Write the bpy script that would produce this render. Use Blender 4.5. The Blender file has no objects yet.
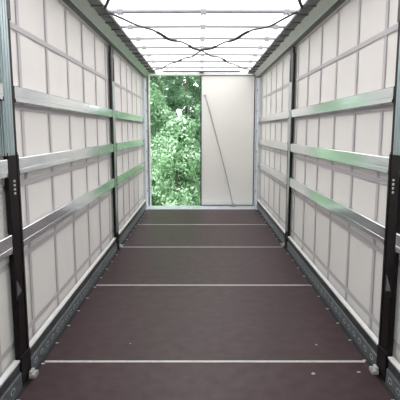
import bpy, bmesh, math, random
from mathutils import Vector, Matrix
random.seed(7)
S = bpy.context.scene
C = S.collection

# ------------------------------------------------------------------ camera
cam_d = bpy.data.cameras.new('camera')
cam = bpy.data.objects.new('camera', cam_d)
C.objects.link(cam)
CX, CZ = -0.0375, 1.76
F = 450.0
PITCH = math.radians(8.0)
cam_d.sensor_width = 36.0
cam_d.sensor_fit = 'HORIZONTAL'
cam_d.lens = F / 400 * 36
cam_d.shift_y = -(200 - (131 + F * math.tan(PITCH))) / 400
cam_d.clip_start = 0.05
cam_d.clip_end = 300
cam.location = (CX, 0, CZ)
cam.rotation_euler = (math.pi / 2 - PITCH, 0, 0)
S.camera = cam

# ------------------------------------------------------------------ light
S.view_settings.view_transform = 'Standard'
S.view_settings.look = 'None'
S.view_settings.gamma = 1
S.view_settings.use_curve_mapping = False
S.view_settings.exposure = 0.1
w = bpy.data.worlds.new('overcast_sky')
S.world = w
w.use_nodes = True
nt = w.node_tree
nt.nodes.clear()
wo = nt.nodes.new('ShaderNodeOutputWorld')
bg = nt.nodes.new('ShaderNodeBackground')
tc = nt.nodes.new('ShaderNodeTexCoord')
sx = nt.nodes.new('ShaderNodeSeparateXYZ')
cr = nt.nodes.new('ShaderNodeValToRGB')
cr.color_ramp.elements[0].position = 0.0
cr.color_ramp.elements[0].color = (0.80, 0.84, 0.88, 1)
cr.color_ramp.elements[1].position = 1.0
cr.color_ramp.elements[1].color = (0.97, 0.98, 1.0, 1)
nt.links.new(tc.outputs['Generated'], sx.inputs[0])
nt.links.new(sx.outputs['Z'], cr.inputs[0])
nt.links.new(cr.outputs[0], bg.inputs[0])
bg.inputs[1].default_value = 3.3
nt.links.new(bg.outputs[0], wo.inputs[0])
sun_d = bpy.data.lights.new('sun', 'SUN')
sun_d.energy = 5.5
sun_d.angle = math.radians(12)
sun_d.color = (1.0, 0.97, 0.92)
sun = bpy.data.objects.new('sun', sun_d)
C.objects.link(sun)
sun.rotation_euler = (math.radians(35), 0, math.radians(-20))

# ------------------------------------------------------------------ materials
def mat(name, col, rough=0.6, metal=0.0, noise=None, nscale=20.0, bump=0.0, bscale=200.0, stretch=None, spec=0.5):
    m = bpy.data.materials.new(name)
    m.use_nodes = True
    t = m.node_tree
    b = t.nodes['Principled BSDF']
    b.inputs['Base Color'].default_value = (*col, 1)
    b.inputs['Roughness'].default_value = rough
    b.inputs['Metallic'].default_value = metal
    b.inputs['Specular IOR Level'].default_value = spec
    c = t.nodes.new('ShaderNodeTexCoord')
    mp = t.nodes.new('ShaderNodeMapping')
    if stretch:
        mp.inputs['Scale'].default_value = stretch
    t.links.new(c.outputs['Object'], mp.inputs[0])
    if noise:
        n = t.nodes.new('ShaderNodeTexNoise')
        n.inputs['Scale'].default_value = nscale
        n.inputs['Detail'].default_value = 6
        r = t.nodes.new('ShaderNodeValToRGB')
        r.color_ramp.elements[0].position = 0.35
        r.color_ramp.elements[1].position = 0.65
        r.color_ramp.elements[0].color = (*col, 1)
        r.color_ramp.elements[1].color = (*noise, 1)
        t.links.new(mp.outputs[0], n.inputs['Vector'])
        t.links.new(n.outputs['Fac'], r.inputs[0])
        t.links.new(r.outputs[0], b.inputs['Base Color'])
    if bump:
        n2 = t.nodes.new('ShaderNodeTexNoise')
        n2.inputs['Scale'].default_value = bscale
        n2.inputs['Detail'].default_value = 3
        bp = t.nodes.new('ShaderNodeBump')
        bp.inputs['Strength'].default_value = bump
        bp.inputs['Distance'].default_value = 0.01
        t.links.new(mp.outputs[0], n2.inputs['Vector'])
        t.links.new(n2.outputs['Fac'], bp.inputs['Height'])
        t.links.new(bp.outputs[0], b.inputs['Normal'])
    return m

def cloth(name, refl, trans, rough=0.6):
    """coated fabric that lets daylight through"""
    m = bpy.data.materials.new(name)
    m.use_nodes = True
    t = m.node_tree
    t.nodes.clear()
    o = t.nodes.new('ShaderNodeOutputMaterial')
    a = t.nodes.new('ShaderNodeAddShader')
    d = t.nodes.new('ShaderNodeBsdfDiffuse')
    r = t.nodes.new('ShaderNodeBsdfTranslucent')
    c = t.nodes.new('ShaderNodeTexCoord')
    n = t.nodes.new('ShaderNodeTexNoise')
    n.inputs['Scale'].default_value = 2.5
    n.inputs['Detail'].default_value = 5
    k = t.nodes.new('ShaderNodeMapRange')
    k.inputs['To Min'].default_value = 0.93
    k.inputs['To Max'].default_value = 1.05
    mx = t.nodes.new('ShaderNodeVectorMath')
    mx.operation = 'SCALE'
    mx.inputs[0].default_value = trans
    t.links.new(c.outputs['Object'], n.inputs['Vector'])
    t.links.new(n.outputs['Fac'], k.inputs['Value'])
    t.links.new(k.outputs[0], mx.inputs['Scale'])
    t.links.new(mx.outputs[0], r.inputs['Color'])
    d.inputs['Color'].default_value = (*refl, 1)
    t.links.new(d.outputs[0], a.inputs[0])
    t.links.new(r.outputs[0], a.inputs[1])
    t.links.new(a.outputs[0], o.inputs[0])
    return m

def leafmat(name, c0, c1, tr):
    m = bpy.data.materials.new(name)
    m.use_nodes = True
    t = m.node_tree
    t.nodes.clear()
    o = t.nodes.new('ShaderNodeOutputMaterial')
    p = t.nodes.new('ShaderNodeBsdfPrincipled')
    p.inputs['Roughness'].default_value = 0.38
    r = t.nodes.new('ShaderNodeBsdfTranslucent')
    x = t.nodes.new('ShaderNodeMixShader')
    x.inputs[0].default_value = 0.35
    c = t.nodes.new('ShaderNodeTexCoord')
    n = t.nodes.new('ShaderNodeTexNoise')
    n.inputs['Scale'].default_value = 2.4
    n.inputs['Detail'].default_value = 9
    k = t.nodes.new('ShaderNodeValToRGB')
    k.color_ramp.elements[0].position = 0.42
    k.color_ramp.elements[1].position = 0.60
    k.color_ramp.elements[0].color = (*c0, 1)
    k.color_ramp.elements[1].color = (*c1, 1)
    t.links.new(c.outputs['Object'], n.inputs['Vector'])
    t.links.new(n.outputs['Fac'], k.inputs[0])
    t.links.new(k.outputs[0], p.inputs['Base Color'])
    r.inputs['Color'].default_value = (*tr, 1)
    t.links.new(p.outputs[0], x.inputs[1])
    t.links.new(r.outputs[0], x.inputs[2])
    t.links.new(x.outputs[0], o.inputs[0])
    return m

M = {
 'floor': mat('brown_phenolic_plywood', (0.049, 0.026, 0.030), 0.42, noise=(0.066, 0.039, 0.044), nscale=9, spec=0.26, bump=0.12, bscale=260),
 'strip': mat('pale_joint_strip', (0.52, 0.50, 0.49), 0.45, noise=(0.62, 0.6, 0.58), nscale=30),
 'alu': mat('smooth_aluminium', (0.86, 0.88, 0.91), 0.12, 0.80, noise=(0.76, 0.79, 0.82), nscale=5, bump=0.03, bscale=6, stretch=(1, 0.6, 14)),
 'alu_dull': mat('dull_aluminium', (0.62, 0.65, 0.68), 0.34, 1.0, noise=(0.5, 0.53, 0.56), nscale=12),
 'beam': mat('grey_green_aluminium_beam', (0.56, 0.57, 0.56), 0.40, 0.5, noise=(0.50, 0.51, 0.50), nscale=4),
 'kick': mat('grey_galvanised_steel', (0.12, 0.135, 0.145), 0.45, 0.3, noise=(0.17, 0.19, 0.20), nscale=14),
 'kick_hi': mat('worn_bright_steel', (0.55, 0.60, 0.63), 0.4, 0.3, noise=(0.36, 0.40, 0.43), nscale=20),
 'kick_top': mat('white_alu_lip', (0.88, 0.88, 0.87), 0.4, 0.2),
 'kick_web': mat('dark_rail_web', (0.050, 0.052, 0.056), 0.5, 0.3, noise=(0.08, 0.083, 0.09), nscale=10),
 'kick_dark': mat('dark_gap', (0.018, 0.018, 0.02), 0.7),
 'black': mat('black_painted_steel', (0.008, 0.005, 0.006), 0.5, 0.0, noise=(0.013, 0.009, 0.010), nscale=18, spec=0.15),
 'dark': mat('dark_grey_steel', (0.040, 0.037, 0.038), 0.45, 0.2, noise=(0.07, 0.065, 0.066), nscale=18, spec=0.3),
 'teal': mat('grey_teal_channel', (0.42, 0.51, 0.53), 0.35, 0.4, noise=(0.33, 0.41, 0.43), nscale=22, stretch=(1, 1, 0.2)),
 'sill': mat('bright_sill_plate', (0.80, 0.83, 0.87), 0.35, 0.5, noise=(0.7, 0.73, 0.77), nscale=15),
 'pillar': mat('light_grey_pillar_paint', (0.66, 0.70, 0.74), 0.3, 0.3, noise=(0.58, 0.62, 0.66), nscale=8),
 'white': mat('white_steel', (0.80, 0.80, 0.80), 0.45),
 'door': mat('off_white_door_panel', (0.88, 0.855, 0.81), 0.4, noise=(0.86, 0.835, 0.79), nscale=1.5),
 'seal': mat('dark_rubber_seal', (0.05, 0.05, 0.055), 0.6),
 'hem': mat('dark_grey_roof_hem', (0.10, 0.105, 0.105), 0.55, noise=(0.17, 0.175, 0.17), nscale=9),
 'bow': mat('light_grey_bow_tube', (0.42, 0.40, 0.44), 0.4, 0.1),
 'clip': mat('grey_bow_clip', (0.36, 0.34, 0.37), 0.5, 0.1),
 'strap': mat('black_webbing', (0.02, 0.02, 0.022), 0.7, noise=(0.035, 0.034, 0.036), nscale=60),
 'pole': mat('grey_steel_pole', (0.46, 0.455, 0.455), 0.5, 0.1),
 'sticker': mat('grey_triangle_label', (0.13, 0.135, 0.14), 0.6),
 'pale': mat('pale_metal_bolt', (0.75, 0.73, 0.68), 0.35, 0.3),
 'clamp': mat('light_grey_clamp', (0.62, 0.61, 0.60), 0.4, 0.3, noise=(0.45, 0.44, 0.43), nscale=40),
 'curtain': cloth('grey_white_curtain_fabric', (0.685, 0.645, 0.625), (0.034, 0.034, 0.035)),
 'web': cloth('grey_webbing_and_bands', (0.51, 0.483, 0.497), (0.018, 0.017, 0.0175)),
 'roof': cloth('translucent_white_roof_fabric', (0.35, 0.35, 0.35), (0.56, 0.56, 0.56)),
 'roofseam': cloth('roof_fabric_seam', (0.35, 0.35, 0.35), (0.40, 0.40, 0.41)),
 'front': mat('white_bulkhead', (0.62, 0.61, 0.60), 0.5, noise=(0.58, 0.57, 0.56), nscale=3),
 'grass': mat('grass_ground', (0.10, 0.19, 0.05), 0.9, noise=(0.20, 0.30, 0.10), nscale=6, bump=0.6, bscale=30),
 'bark': mat('brown_bark', (0.06, 0.055, 0.04), 0.9, noise=(0.10, 0.095, 0.075), nscale=14, bump=0.6, bscale=40, stretch=(1, 1, 0.25)),
 'chip': mat('pale_wood_chip', (0.55, 0.52, 0.47), 0.8, noise=(0.45, 0.42, 0.37), nscale=80),
}

# ------------------------------------------------------------------ helpers
def bx(bm, x0, x1, y0, y1, z0, z1, mi=0, bev=0.0):
    x0, x1 = sorted((x0, x1)); y0, y1 = sorted((y0, y1)); z0, z1 = sorted((z0, z1))
    v = [bm.verts.new(p) for p in ((x0,y0,z0),(x1,y0,z0),(x1,y1,z0),(x0,y1,z0),(x0,y0,z1),(x1,y0,z1),(x1,y1,z1),(x0,y1,z1))]
    fs = [bm.faces.new([v[i] for i in q]) for q in ((0,3,2,1),(4,5,6,7),(0,1,5,4),(1,2,6,5),(2,3,7,6),(3,0,4,7))]
    for f in fs: f.material_index = mi
    if bev:
        es = list({e for f in fs for e in f.edges})
        r = bmesh.ops.bevel(bm, geom=es, offset=bev, segments=2, affect='EDGES', profile=0.5)
        for f in r['faces']: f.material_index = mi

def prism(bm, prof, y0, y1, mis=None):
    """extrude an (x,z) profile along y, closed"""
    a = [bm.verts.new((x, y0, z)) for x, z in prof]
    b = [bm.verts.new((x, y1, z)) for x, z in prof]
    n = len(prof)
    for i in range(n):
        f = bm.faces.new((a[i], a[(i+1) % n], b[(i+1) % n], b[i]))
        if mis: f.material_index = mis[i]
    bm.faces.new(a); bm.faces.new(list(reversed(b)))

def tube(bm, pts, r, seg=10, flat=None):
    """tube along points; flat=(w,h) gives a webbing-like oblong section"""
    rings = []
    for i, p in enumerate(pts):
        p = Vector(p)
        d = (Vector(pts[min(i+1, len(pts)-1)]) - Vector(pts[max(i-1, 0)])).normalized()
        up = Vector((0, 0, 1)) if abs(d.z) < 0.95 else Vector((0, 1, 0))
        s = d.cross(up).normalized(); u = s.cross(d).normalized()
        ring = []
        for k in range(seg):
            a = 2 * math.pi * k / seg
            wa, ha = flat if flat else (r, r)
            ring.append(bm.verts.new(p + s * math.cos(a) * wa + u * math.sin(a) * ha))
        rings.append(ring)
    for i in range(len(rings)-1):
        for k in range(seg):
            bm.faces.new((rings[i][k], rings[i][(k+1) % seg], rings[i+1][(k+1) % seg], rings[i+1][k]))
    bm.faces.new(list(reversed(rings[0]))); bm.faces.new(rings[-1])

def obj(name, bm, mats, parent=None, loc=None, smooth=False):
    bmesh.ops.recalc_face_normals(bm, faces=bm.faces)
    me = bpy.data.meshes.new(name)
    if loc is not None:
        bmesh.ops.translate(bm, verts=bm.verts, vec=-Vector(loc))
    bm.to_mesh(me); bm.free()
    for m in (mats if isinstance(mats, (list, tuple)) else [mats]):
        me.materials.append(m)
    if smooth:
        for p in me.polygons: p.use_smooth = True
    o = bpy.data.objects.new(name, me)
    C.objects.link(o)
    if loc is not None: o.location = loc
    if parent: o.parent = parent
    return o

def tag(o, label=None, cat=None, group=None, kind=None):
    if label: o['label'] = label
    if cat: o['category'] = cat
    if group: o['group'] = group
    if kind: o['kind'] = kind
    return o

def thing(name, label, cat, loc=(0,0,0), group=None):
    o = bpy.data.objects.new(name, None)
    o.empty_display_size = 0.1
    C.objects.link(o); o.location = loc
    return tag(o, label, cat, group)

def struct(name, bm, m, label, cat, smooth=False):
    return tag(obj(name, bm, m, smooth=smooth), label, cat, None, 'structure')

def NB(): return bmesh.new()

# ------------------------------------------------------------------ dimensions
Y0, Y1 = -3.0, 10.49          # front bulkhead and rear portal of the trailer
FX = 1.2725                   # half width of the load bed
SX = 1.2840                   # inner plane of posts and slats
KX = 1.337                    # curtain plane
SILL = 10.05
NEARP, MIDP = 3.09, 6.72      # far edges of the posts
STRIPS = [1.53, 3.255, 4.99, 6.71, 8.38]
BOWS = [0.84, 1.58, 2.32, 3.06, 3.80, 4.54, 5.26, 6.00, 6.75, 7.45, 8.14, 8.89, 9.74]
TOPZ = 2.965
def NP(s): return NEARP + (0.05 if s > 0 else 0.0)      # the right posts stand a little farther on
def MP(s): return MIDP + (0.08 if s > 0 else 0.0)

# ------------------------------------------------------------------ ground outside
bm = NB()
bx(bm, -40, 40, -20, 60, -1.4, -1.2)
struct('ground', bm, M['grass'], 'green grass ground outside behind the trailer', 'ground')

# ------------------------------------------------------------------ floor
bm = NB()
ys = [Y0] + STRIPS + [SILL]
for a, b in zip(ys[:-1], ys[1:]):
    bx(bm, -1.236, 1.236, a + 0.0005, b - 0.0005, -0.03, 0.0)
struct('floor', bm, M['floor'], 'dark brown plywood trailer floor boards', 'floor')
bm = NB()
bx(bm, -1.40, 1.40, Y0, Y1, -0.16, -0.031)
struct('trim_17', bm, M['kick_dark'], 'dark chassis deck under the floor boards', 'chassis')
for i, y in enumerate(STRIPS):
    bm = NB()
    bx(bm, -1.232, 1.232, y - 0.013, y + 0.013, -0.01, 0.003, bev=0.001)
    struct('trim_%d' % (i + 1), bm, M['strip'], 'thin pale strip across the brown floor, %s' %
           ['beside the viewer', 'nearest strip in view', 'second strip in view from the viewer', 'third strip in view, level with the middle posts', 'farthest strip before the rear sill'][i], 'floor strip')
bm = NB()
bx(bm, -1.27, 1.27, SILL, Y1, -0.03, 0.012, bev=0.004)
struct('trim_6', bm, M['sill'], 'bright aluminium sill across the rear end of the floor', 'sill')

# ------------------------------------------------------------------ side assemblies
def kick(s, name, ka, kb, where):
    bm = NB()
    # perforated lower rail, recessed dark web, pale top lip
    prof = [(1.2500, -0.03), (1.2725, -0.005), (1.2740, 0.100), (1.2800, 0.108), (1.2860, 0.112), (1.2860, 0.176),
            (1.2800, 0.180), (1.2800, 0.194), (1.318, 0.194), (1.330, 0.10), (1.330, -0.03)]
    mis = [3, 0, 0, 3, 4, 2, 2, 2, 0, 0, 0]
    y = Y0
    prism(bm, [(s * x, z) for x, z in prof], ka, kb, mis)
    # dark gutter between boards and rail
    bx(bm, s * 1.2365, s * 1.2700, ka, kb, -0.03, -0.006, 3)
    # rims of the oval lashing holes, every 13 cm
    y = max(ka, 1.5) + 0.09
    while y < kb - 0.06:
        n = 14
        ring = []
        for k in range(n):
            a = 2 * math.pi * k / n
            ring.append((y + 0.036 * math.cos(a), 0.053 + 0.021 * math.sin(a)))
        out = [bm.verts.new((s * 1.2718, p, q)) for p, q in ring]
        inn = [bm.verts.new((s * 1.2700, y + (p - y) * 0.68, 0.053 + (q - 0.053) * 0.55)) for p, q in ring]
        bac = [bm.verts.new((s * 1.2726, y + (p - y) * 0.66, 0.053 + (q - 0.053) * 0.52)) for p, q in ring]
        for k in range(n):
            k2 = (k + 1) % n
            f = bm.faces.new((out[k], out[k2], inn[k2], inn[k])); f.material_index = 1
            f = bm.faces.new((inn[k], inn[k2], bac[k2], bac[k])); f.material_index = 1
        c = [bm.verts.new((s * 1.2722, y + (p - y) * 0.69, 0.053 + (q - 0.053) * 0.56)) for p, q in ring]
        f = bm.faces.new(c); f.material_index = 3
        y += 0.13
    # rivet heads along the edge of the boards
    y = max(ka, 1.6) + 0.13
    while y < min(kb, SILL):
        bx(bm, s * 1.224, s * 1.246, y - 0.004, y + 0.004, -0.002, 0.004, 2)
        y += 0.34
    side = 'left' if s < 0 else 'right'
    return struct(name, bm, [M['kick'], M['kick_hi'], M['kick_top'], M['kick_dark'], M['kick_web']],
                  'grey perforated steel edge rail with pale lip, %s floor edge, %s' % (side, where), 'edge rail')

def beam(s, name):
    bm = NB()
    prof = [(1.300, 2.945), (1.262, 2.945), (1.258, 2.952), (1.258, 2.975), (1.246, 2.985), (1.172, 3.050), (1.160, 3.054),
            (1.160, 3.11), (1.345, 3.13), (1.345, 2.945)]
    mis = [1, 1, 1, 2, 0, 2, 0, 0, 0, 0]
    prism(bm, [(s * x, z) for x, z in prof], Y0, Y1 - 0.02, mis)
    side = 'left' if s < 0 else 'right'
    return struct(name, bm, [M['beam'], M['dark'], M['alu_dull']],
                  'grey green aluminium roof beam along the top of the %s curtain' % side, 'roof beam')

def hem(s, name):
    """folded dark edge of the sliding roof, one scalloped flap per half bow"""
    bm = NB()
    edges = []
    for a, b in zip(BOWS[:-1], BOWS[1:]):
        edges += [(a, (a + b) / 2), ((a + b) / 2, b)]
    edges.append((BOWS[-1], 10.05)); edges.append((10.05, Y1 - 0.1))
    edges = [(-1.0, -0.2), (-0.2, BOWS[0])] + edges
    for a, b in edges:
        n = 6
        top, low = [], []
        for k in range(n + 1):
            t = k / n
            y = a + (b - a) * t + (0.02 if k == n else 0)
            x_in = 1.052 - 0.020 * math.sin(math.pi * t) ** 0.7
            zs = 3.066 - 0.014 * math.sin(math.pi * t)
            top.append((x_in, y, zs + 0.012)); low.append((1.165, y, 3.062))
        A = [bm.verts.new((s * x, y, z)) for x, y, z in top]
        A2 = [bm.verts.new((s * x, y, z - 0.026)) for x, y, z in top]
        B2 = [bm.verts.new((s * x, y, z - 0.010)) for x, y, z in low]
        B = [bm.verts.new((s * x, y, z + 0.02)) for x, y, z in low]
        for k in range(n):
            for P, Q in ((A, A2), (A2, B2), (B2, B), (B, A)):
                bm.faces.new((P[k], P[k+1], Q[k+1], Q[k]))
        bm.faces.new((A[0], A2[0], B2[0], B[0])); bm.faces.new((A[n], A2[n], B2[n], B[n]))
        # fold rib at each joint
        bx(bm, s * 1.04, s * 1.17, b - 0.012, b + 0.012, 3.036, 3.07)
    side = 'left' if s < 0 else 'right'
    return struct(name, bm, M['hem'], 'dark scalloped folded edge of the sliding roof along the %s beam' % side, 'roof edge')

def curtain(s, name):
    side = 'left' if s < 0 else 'right'
    bm = NB()
    ny, nz = 260, 14
    z0, z1 = -0.02, TOPZ + 0.05
    ph = random.random() * 6
    g = []
    for i in range(ny + 1):
        y = Y0 + (Y1 - 0.15 - Y0) * i / ny
        row = []
        for j in range(nz + 1):
            z = z0 + (z1 - z0) * j / nz
            d = 0.002 * math.sin(y * 5.3 + ph) * math.sin(z * 2.1) + 0.0015 * math.sin(y * 13 + z * 3 + ph)
            row.append(bm.verts.new((s * (KX + 0.006 + d), y, z)))
        g.append(row)
    for i in range(ny):
        for j in range(nz):
            bm.faces.new((g[i][j], g[i+1][j], g[i+1][j+1], g[i][j+1]))
    wl = struct(name, bm, M['curtain'], 'pale translucent curtain wall along the %s side' % side, 'curtain wall', smooth=True)
    # vertical webbing straps crossed by horizontal grey bands
    first = 3.34 if s < 0 else 3.455
    k = -3
    while first + 0.605 * k < Y1 - 0.35:
        y = first + 0.605 * k
        b = NB()
        bx(b, s * (KX - 0.001), s * (KX - 0.0035), y - 0.024, y + 0.024, 0.0, 2.96)
        obj('vertical_strap', b, M['web'], wl)
        k += 1
    for z in (2.48, 1.93, 1.385, 0.86, 0.29):  # thin darker grey bands running the length of the curtain
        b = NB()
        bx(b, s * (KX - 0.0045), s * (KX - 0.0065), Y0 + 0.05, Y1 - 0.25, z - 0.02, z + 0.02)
        obj('horizontal_band', b, M['web'], wl)
    return wl

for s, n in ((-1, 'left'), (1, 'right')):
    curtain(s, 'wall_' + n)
q = 7
for s in (-1, 1):
    for ka, kb, where in ((Y0, NP(s) - 0.175, 'nearest the viewer'), (NP(s) + 0.002, MP(s) - 0.192, 'between the two posts'), (MP(s) + 0.002, Y1 - 0.245, 'beyond the middle post')):
        kick(s, 'trim_%d' % (q if q < 9 else q + 9), ka, kb, where); q += 1
beam(-1, 'trim_9'); beam(1, 'trim_10')
hem(-1, 'trim_11'); hem(1, 'trim_12')

bm = NB()
bx(bm, -1.36, 1.36, Y0 - 0.06, Y0, -0.03, 3.12)
struct('wall_front', bm, M['front'], 'white front bulkhead behind the viewer', 'wall')

# ------------------------------------------------------------------ roof fabric
bm = NB()
nx = 10
ybs = [Y0] + BOWS + [Y1 + 0.05]
rows = []
for i, (a, b) in enumerate(zip(ybs[:-1], ybs[1:])):
    for q in range(4):
        rows.append((a + (b - a) * q / 4, 0.010 * math.sin(math.pi * q / 4)))
rows.append((ybs[-1], 0))
g = [[bm.verts.new((-1.16 + 2.32 * k / nx, y, 3.116 + h)) for k in range(nx + 1)] for y, h in rows]
for i in range(len(rows) - 1):
    for k in range(nx):
        bm.faces.new((g[i][k], g[i+1][k], g[i+1][k+1], g[i][k+1]))
struct('ceiling', bm, M['roof'], 'bright white translucent fabric sliding roof', 'roof', smooth=True)

# roof bows: nearest visible is at Y=5.05
ordn = ['nearest', 'second', 'third', 'fourth', 'fifth', 'sixth', 'farthest']
for i, y in enumerate(BOWS):
    vis = i - 6
    if vis < -2: continue
    if vis >= 0:
        lab = 'thin grey roof cross bow, %s of the seven in view' % (ordn[vis] if vis in (0, 6) else ordn[vis] + ' from the viewer')
    else:
        lab = 'thin grey cross bow under the roof above the frame, %s' % ('just before the nearest visible one' if vis == -1 else 'two before the nearest visible one')
    t = thing('roof_bow', lab, 'roof bow', (0, y, 3.08), 'cross bows under the sliding roof')
    r = 0.023 if vis <= 0 else 0.018
    bm = NB()
    tube(bm, [(x, 0, 0.006 * (1 - (x / 1.1) ** 2)) for x in [-1.1 + 0.22 * k for k in range(11)]], r, 10)
    obj('tube', bm, M['bow'], t, smooth=True)
    for cx in (-0.93, 0.0, 0.93):
        bm = NB()
        bx(bm, cx - 0.030, cx - 0.012, -0.030, 0.030, -0.034, 0.026, bev=0.003)
        bx(bm, cx + 0.012, cx + 0.030, -0.030, 0.030, -0.034, 0.026, bev=0.003)
        bx(bm, cx - 0.012, cx + 0.012, -0.026, 0.026, -0.026, 0.022)
        obj('clip', bm, M['clip'], t)

# crossing webbing cables under the bows
def cable(s, name, lab):
    # corners of the zigzag at the roof edges
    bow_y = [y for y in BOWS if y > 4.9]
    pts = []
    ya, yb = 5.14, 9.85
    xs = lambda y: s * (-1.02 + 2.04 * (y - ya) / (yb - ya))
    marks = [5.14] + [y for y in bow_y if y > 5.3] + [9.95]
    for a, b in zip(marks[:-1], marks[1:]):
        for q in range(8):
            t = q / 8
            y = a + (b - a) * t
            sag = 0.022 * math.sin(math.pi * t) + 0.008 * math.sin(5 * y + s)
            pts.append((xs(y) + 0.02 * math.sin(math.pi * t * 2) * s, y, 3.041 - sag))
    pts.append((xs(9.85), 9.95, 3.05))
    t = thing(name, lab, 'cable', (pts[0][0], pts[0][1], 3.05))
    L = Vector(pts[0]); L.z = 3.05
    bm = NB()
    tube(bm, [Vector(p) - L for p in pts], 0.0115, 8)
    obj('cord', bm, M['strap'], t, smooth=True)
    # thicker webbing sleeves
    for f0, f1 in ((0.17, 0.27), (0.35, 0.43), (0.60, 0.64)):
        i0, i1 = int(len(pts) * f0), int(len(pts) * f1)
        bm = NB()
        tube(bm, [Vector(p) - L for p in pts[i0:i1 + 1]], 0.010, 8, flat=(0.022, 0.017))
        obj('webbing_sleeve', bm, M['strap'], t, smooth=True)
cable(1, 'roof_cable', 'black roof cable running from the near left roof edge to the far right corner')
cable(-1, 'roof_cable', 'black roof cable running from the near right roof edge to the far left corner')

def near_strap(s):
    pts = []
    for k in range(13):
        t = k / 12
        y = 5.05 - 1.6 * t
        x = s * (1.06 - 0.17 * t * 1.6 / 0.45 * 0.8)
        pts.append((x, y, 3.055 - 0.02 * math.sin(math.pi * t * 2) ** 2))
    bm = NB()
    tube(bm, pts, 0.014, 8, flat=(0.017, 0.012))
    o = obj('roof_strap', bm, M['strap'], loc=Vector(pts[0]), smooth=True)
    tag(o, 'short thick black strap leaving the frame at the top from the %s roof edge' % ('left' if s < 0 else 'right'), 'strap')
near_strap(-1); near_strap(1)

# ------------------------------------------------------------------ posts
def post(s, yf, near):
    side = 'left' if s < 0 else 'right'
    lab = ('black post with grey channel at the %s edge of the picture, nearest the viewer' % side) if near else \
          ('slim dark post halfway along the %s curtain wall' % side)
    t = thing('side_post', lab, 'post', (s * 1.31, yf - 0.065, 0.0), 'upright posts between the curtain bays')
    L = Vector((s * 1.31, yf - 0.065, 0.0))
    wy = 0.17 if near else 0.19
    ya = yf - wy
    def part(name, b, m, par=None, sm=False):
        bmesh.ops.translate(b, verts=b.verts, vec=-L)
        return obj(name, b, m, par or t, smooth=sm)
    b = NB()
    bx(b, s * SX, s * 1.316, ya, yf, 0.02, 1.62, bev=0.004)
    bx(b, s * 1.271, s * 1.30, ya + 0.004, yf - 0.004, 0.0, 0.205, bev=0.004)
    bx(b, s * (SX - 0.004), s * 1.318, yf - 0.03, yf + 0.004, 0.2, 1.60, bev=0.003)
    body = part('lower_box', b, M['black'])
    b = NB()
    bx(b, s * (SX + 0.002), s * 1.316, ya + 0.008, yf - 0.004, 1.62, 2.95, bev=0.003)
    part('upper_mast', b, M['black'] if near else M['dark'])
    # channel with fins, facing the viewer and inwards
    b = NB()
    for q in range(3):
        x = 1.288 + q * 0.0135
        bx(b, s * x, s * (x + 0.0075), ya - 0.012, ya + 0.012, 1.60, 2.86, bev=0.0015)
    if near:
        for o0, o1 in ((0.008, 0.040), (0.048, 0.080), (0.088, 0.115)):
            bx(b, s * (SX - 0.003), s * (SX + 0.005), ya + o0, ya + o1, 1.60, 2.86, bev=0.001)
    ch = part('channel', b, M['teal'] if near else M['dark'])
    if near: ch['label'] = 'grey teal finned metal channel'
    # latch housing in the upper part
    b = NB()
    bx(b, s * (SX - 0.004), s * (SX + 0.01), yf - 0.06, yf + 0.002, 2.48, 2.80, bev=0.003)
    part('latch_housing', b, M['dark'])
    b = NB()
    bx(b, s * (SX - 0.002), s * 1.316, ya + 0.002, yf, 2.86, 2.945, bev=0.003)
    part('top_bracket', b, M['dark'])
    if not near:
        b = NB()
        bx(b, s * (SX - 0.003), s * (SX + 0.004), yf - 0.165, yf - 0.006, 0.25, 2.46, bev=0.001)
        fs = part('face_strip', b, M['alu_dull']); fs['label'] = 'grey metal strip on the inner face'
    # four pale bolts
    if near:
        for q in range(4):
            b = NB()
            z = 1.428 - q * 0.028
            tube(b, [(s * (SX - 0.003 - 0.006), yf - 0.095, z), (s * (SX + 0.004), yf - 0.095, z)], 0.008, 10)
            part('bolt', b, M['pale'], sm=False)
        b = NB()
        x = s * (SX - 0.0025)
        pa = [(yf - 0.145, 0.755), (yf - 0.070, 0.755 - 0.10), (yf - 0.145, 0.755 - 0.115)] if s < 0 else \
             [(yf - 0.070, 0.75), (yf - 0.145, 0.66), (yf - 0.070, 0.635)]
        A = [b.verts.new((x, p, q)) for p, q in pa]
        B = [b.verts.new((x + s * 0.0035, p, q)) for p, q in pa]
        b.faces.new(A); b.faces.new(list(reversed(B)))
        for i in range(3): b.faces.new((A[i], A[(i+1) % 3], B[(i+1) % 3], B[i]))
        st = part('triangle_plate', b, M['sticker'])
        st['label'] = 'grey triangular plate on the black post'
        # closing lever recess low on the box
        b = NB()
        bx(b, s * (SX - 0.010), s * (SX + 0.004), ya + 0.008, ya + 0.03, 0.25, 0.62, bev=0.003)
        part('lever', b, M['black'])
    # foot clamp
    b = NB()
    bx(b, s * 1.215, s * 1.262, yf - 0.085, yf - 0.012, 0.004, 0.034, bev=0.004)
    bx(b, s * 1.240, s * 1.262, yf - 0.080, yf - 0.02, 0.034, 0.055, bev=0.004)
    bx(b, s * 1.213, s * 1.224, yf - 0.072, yf - 0.03, 0.034, 0.045, bev=0.002)
    fc = part('foot_clamp', b, M['clamp']); fc['label'] = 'light grey metal foot clamp'
for s in (-1, 1):
    post(s, NP(s), True)
    post(s, MP(s), False)

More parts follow.
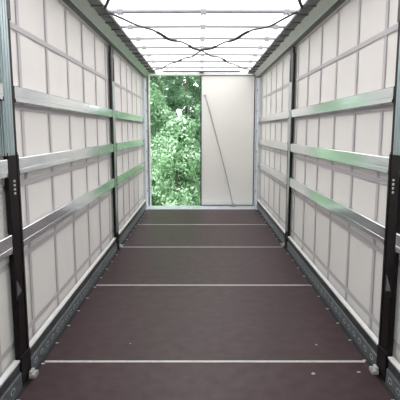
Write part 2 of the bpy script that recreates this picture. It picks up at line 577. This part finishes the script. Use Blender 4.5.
# ------------------------------------------------------------------ aluminium side slats
bays_of = lambda s: [(-0.30, NP(s) - 0.175, 'cut off by the picture edge'),
        (NP(s) + 0.005, MP(s) - 0.195, 'between its two posts'),
        (MP(s) + 0.005, Y1 - 0.26, 'between middle post and rear pillar')]
heights = [(1.955, 2.062, 'top'), (1.462, 1.577, 'middle'), (0.950, 1.078, 'bottom')]
for s in (-1, 1):
    side = 'left' if s < 0 else 'right'
    for a, b_, bl in bays_of(s):
        for z0, z1, hl in heights:
            L = Vector((s * 1.298, (a + b_) / 2, (z0 + z1) / 2))
            t = thing('side_slat', '%s aluminium rail of three on the %s wall, %s' % (hl, side, bl), 'rail', L,
                      'aluminium rails along the curtain walls')
            bm = NB()
            xo, xi = 1.312, SX
            # hollow board profile with rounded lips and shallow grooves
            h = z1 - z0
            prof = [(xo, z0), (xi + 0.003, z0), (xi, z0 + 0.004), (xi, z0 + h * 0.32), (xi + 0.0015, z0 + h * 0.335), (xi, z0 + h * 0.35),
                    (xi, z1 - 0.004), (xi + 0.003, z1), (xo, z1)]
            prism(bm, [(s * x, z) for x, z in prof], a, b_)
            bmesh.ops.translate(bm, verts=bm.verts, vec=-L)
            obj('board', bm, M['alu'], t)
            for ye, d in ((a, 1), (b_, -1)):
                bm = NB()
                bx(bm, s * (SX - 0.002), s * 1.318, ye, ye + d * 0.012, z0 - 0.005, z0 + 0.022, bev=0.002)
                bmesh.ops.translate(bm, verts=bm.verts, vec=-L)
                obj('pocket', bm, M['dark'], t)

# ------------------------------------------------------------------ rear portal
for s, nm in ((-1, 'trim_13'), (1, 'trim_14')):
    bm = NB()
    bx(bm, s * 1.278, s * 1.345, Y1 - 0.24, Y1 - 0.02, -0.03, 2.95, 0, bev=0.004)
    bx(bm, s * 1.262, s * 1.280, Y1 - 0.16, Y1 - 0.06, 0.02, 2.95, 1, bev=0.002)
    bx(bm, s * 1.225, s * 1.345, Y1 - 0.018, Y1 + 0.10, -0.16, 3.06, 0, bev=0.004)
    for q in range(6):
        z = 0.35 + q * 0.46
        bx(bm, s * 1.258, s * 1.264, Y1 - 0.13, Y1 - 0.09, z, z + 0.05, 2)
    struct(nm, bm, [M['pillar'], M['white'], M['dark']], 'light grey rear corner pillar on the %s side' % ('left' if s < 0 else 'right'), 'pillar')
bm = NB()
bx(bm, -1.345, 1.345, Y1 - 0.02, Y1 + 0.12, 3.012, 3.125, 0, bev=0.006)
struct('trim_15', bm, [M['white']], 'white header beam over the rear doors', 'beam')
bm = NB()
tube(bm, [(-0.86, Y1 - 0.12, 3.082), (0.86, Y1 - 0.12, 3.082)], 0.013, 8)
bx(bm, -0.05, 0.05, Y1 - 0.135, Y1 - 0.02, 3.066, 3.082)
tag(obj('header_rod', bm, M['dark'], loc=Vector((0, Y1 - 0.12, 3.082))), 'thin dark rod running just below the rear end of the roof', 'rod')
# white frame around the open left half
bm = NB()
bx(bm, -1.222, -1.188, Y1 - 0.02, Y1 + 0.06, 0.0, 3.012, 0, bev=0.003)
bx(bm, -1.236, -1.222, Y1 - 0.03, Y1 + 0.05, 0.0, 3.012, 1)
struct('trim_16', bm, [M['white'], M['seal']], 'white jamb with dark seal left of the open doorway', 'door jamb')

# closed right door leaf
t = thing('door_1', 'closed off white rear door leaf on the right', 'door', (-0.02, Y1 + 0.03, 0.0))
t['kind'] = 'structure'
L = Vector((-0.02, Y1 + 0.03, 0.0))
def dpart(name, b, m):
    bmesh.ops.translate(b, verts=b.verts, vec=-L)
    return obj(name, b, m, t)
b = NB(); bx(b, 0.0, 1.205, Y1 + 0.02, Y1 + 0.06, 0.03, 2.998, bev=0.003); dpart('panel', b, M['door'])
b = NB()
bx(b, -0.028, 0.0, Y1 + 0.010, Y1 + 0.065, 0.015, 3.008)
bx(b, 0.0, 1.215, Y1 + 0.015, Y1 + 0.065, 2.998, 3.011)
bx(b, 1.205, 1.222, Y1 + 0.015, Y1 + 0.065, 0.015, 2.998)
bx(b, 0.0, 1.215, Y1 + 0.015, Y1 + 0.065, 0.013, 0.030)
dpart('seal', b, M['seal'])
b = NB()
bx(b, 0.0, 0.030, Y1 + 0.012, Y1 + 0.020, 0.03, 2.998, bev=0.002); dpart('edge_profile', b, M['white'])
b = NB(); bx(b, 0.03, 1.19, Y1 + 0.008, Y1 + 0.020, 0.035, 0.10, bev=0.003); dpart('kick_plate', b, M['white'])

# diagonal pole leaning across the closed door
t = thing('leaning_pole', 'thin grey metal pole slanting across the closed white door', 'pole', (0.74, Y1 - 0.10, 0.012))
L = Vector((0.74, Y1 - 0.10, 0.012))
def w(px, z, y): return Vector((px, y, z))
pa, pb = w(0.085, 2.56, Y1 + 0.004), w(0.735, 0.05, Y1 - 0.10)
pts = []
for k in range(13):
    q = k / 12
    p = pa.lerp(pb, q); p.x += 0.018 * math.sin(math.pi * q)
    pts.append(p - L)
b = NB(); tube(b, pts, 0.0135, 10); obj('rod', b, M['pole'], t, smooth=True)
b = NB()
bx(b, 0.68 - L.x, 0.80 - L.x, -0.025, 0.035, 0.0, 0.02, bev=0.003)
bx(b, 0.71 - L.x, 0.76 - L.x, -0.018, 0.018, 0.02, 0.07, bev=0.004)
obj('foot', b, M['clip'], t)
b = NB()
bx(b, pa.x - 0.035 - L.x, pa.x + 0.02 - L.x, pa.y - 0.012 - L.y, pa.y + 0.008 - L.y, pa.z - 0.02 - L.z, pa.z + 0.025 - L.z, bev=0.004)
obj('hook', b, M['pole'], t)

# ------------------------------------------------------------------ flecks on the floor
for (x, y, r, lab) in (
    (0.79, 3.08, 0.012, 'small pale wood chip on the brown floor right of the middle'),
    (1.13, 3.10, 0.011, 'tiny pale wood chip near the right floor edge by the near post'),
    (-0.62, 3.55, 0.006, 'tiny pale crumb on the floor left of the middle'),
    (0.93, 3.53, 0.008, 'tiny pale crumb just beyond the nearest floor strip on the right')):
    b = NB()
    n = 9
    a = [b.verts.new((r * (0.7 + 0.5 * random.random()) * math.cos(6.283 * k / n) * 1.4, r * (0.7 + 0.5 * random.random()) * math.sin(6.283 * k / n), 0.0)) for k in range(n)]
    c = [b.verts.new((v.co.x * 0.7, v.co.y * 0.7, r * 0.45)) for v in a]
    b.faces.new(list(reversed(a))); b.faces.new(c)
    for k in range(n): b.faces.new((a[k], a[(k+1) % n], c[(k+1) % n], c[k]))
    o = obj('wood_chip', b, M['chip']); o.location = (x, y, 0.0005)
    tag(o, lab, 'chip')

# ------------------------------------------------------------------ trees outside the open door
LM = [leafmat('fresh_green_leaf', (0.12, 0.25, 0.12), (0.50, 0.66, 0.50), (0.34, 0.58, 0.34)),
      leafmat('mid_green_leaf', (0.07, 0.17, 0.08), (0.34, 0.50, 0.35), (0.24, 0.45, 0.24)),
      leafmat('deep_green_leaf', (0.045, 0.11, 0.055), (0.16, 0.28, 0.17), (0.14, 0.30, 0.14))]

def tree(name, x, y, h, rx, ry, zlow, nclump, nleaf, lsize, m, lab, cat='tree'):
    rnd = random.Random(int(x * 100) + int(y * 37))
    t = thing(name, lab, cat, (x, y, -1.2))
    b = NB()
    base = Vector((0, 0, 0))
    tube(b, [(0, 0, -0.05), (0.03, 0.02, h * 0.25), (0.0, 0.05, h * 0.4), (0.05, 0.0, h * 0.6)], 0.06, 8)
    for v in b.verts:
        k = 1.15 - 0.9 * v.co.z / h
        v.co.x *= k; v.co.y *= k
    obj('trunk', b, M['bark'], t, smooth=True)
    V, Fc = [], []
    centres = []
    for c in range(nclump):
        u = rnd.random()
        zc = zlow + (h - zlow) * u
        prof = math.sin(math.pi * (0.12 + 0.80 * (zc - zlow) / (h - zlow))) ** 0.6
        a = rnd.random() * 2 * math.pi
        q = 0.55 + 0.5 * rnd.random()
        centres.append((Vector((rx * prof * q * math.cos(a), ry * prof * q * math.sin(a), zc)), 0.22 + 0.28 * rnd.random()))
    for c, R in centres[::max(1, nclump // 9)]:
        b = NB()
        st = Vector((0, 0, max(0.3, c.z - 0.7)))
        tube(b, [st, st.lerp(c, 0.5) + Vector((0, 0, 0.08)), c], 0.018, 5)
        obj('branch', b, M['bark'], t)
    for c, R in centres:
        for k in range(nleaf):
            d = Vector((rnd.gauss(0, 1), rnd.gauss(0, 1), rnd.gauss(0, 1) * 0.75 + 0.15))
            d.normalize()
            p = c + d * R * (0.55 + 0.5 * rnd.random())
            nrm = (d + Vector((rnd.gauss(0, .45), rnd.gauss(0, .45), rnd.gauss(0, .45) + 0.35))).normalized()
            tx = nrm.cross(Vector((rnd.gauss(0, 1), rnd.gauss(0, 1), rnd.gauss(0, 1)))).normalized()
            ty = nrm.cross(tx)
            L_ = lsize * (0.6 + 0.8 * rnd.random()); W_ = L_ * 0.34
            i = len(V)
            V += [p - tx * L_ * .5, p - ty * W_ + nrm * L_ * 0.08 - tx * L_ * 0.05, p + tx * L_ * .5 - nrm * L_ * .06, p + ty * W_ + nrm * L_ * 0.08 - tx * L_ * 0.05]
            Fc += [(i, i+1, i+2), (i, i+2, i+3)]
    me = bpy.data.meshes.new('foliage')
    me.from_pydata([tuple(v) for v in V], [], Fc)
    me.materials.append(m)
    for p in me.polygons: p.use_smooth = False
    o = bpy.data.objects.new('foliage', me)
    C.objects.link(o); o.parent = t
    return t

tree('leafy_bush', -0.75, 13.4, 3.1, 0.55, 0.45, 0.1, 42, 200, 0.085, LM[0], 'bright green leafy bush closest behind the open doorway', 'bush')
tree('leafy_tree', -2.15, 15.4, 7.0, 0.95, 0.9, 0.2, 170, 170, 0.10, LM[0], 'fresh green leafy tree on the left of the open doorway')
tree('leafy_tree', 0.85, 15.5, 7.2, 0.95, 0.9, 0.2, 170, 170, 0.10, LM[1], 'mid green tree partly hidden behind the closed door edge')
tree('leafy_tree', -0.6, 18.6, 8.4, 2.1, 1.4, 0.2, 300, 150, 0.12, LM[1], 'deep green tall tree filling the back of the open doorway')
tree('leafy_tree', -5.0, 17.4, 8.6, 1.5, 1.3, 0.2, 200, 80, 0.16, LM[1], 'mid green tree hidden beyond the left corner pillar')
tree('leafy_tree', 3.8, 17.4, 8.6, 1.5, 1.3, 0.2, 200, 80, 0.16, LM[2], 'deep green tree hidden behind the closed rear door')
tree('leafy_tree', -1.4, 22.6, 9.6, 2.4, 1.5, 0.2, 260, 80, 0.2, LM[2], 'dark green tree farthest back, filling gaps between the others')
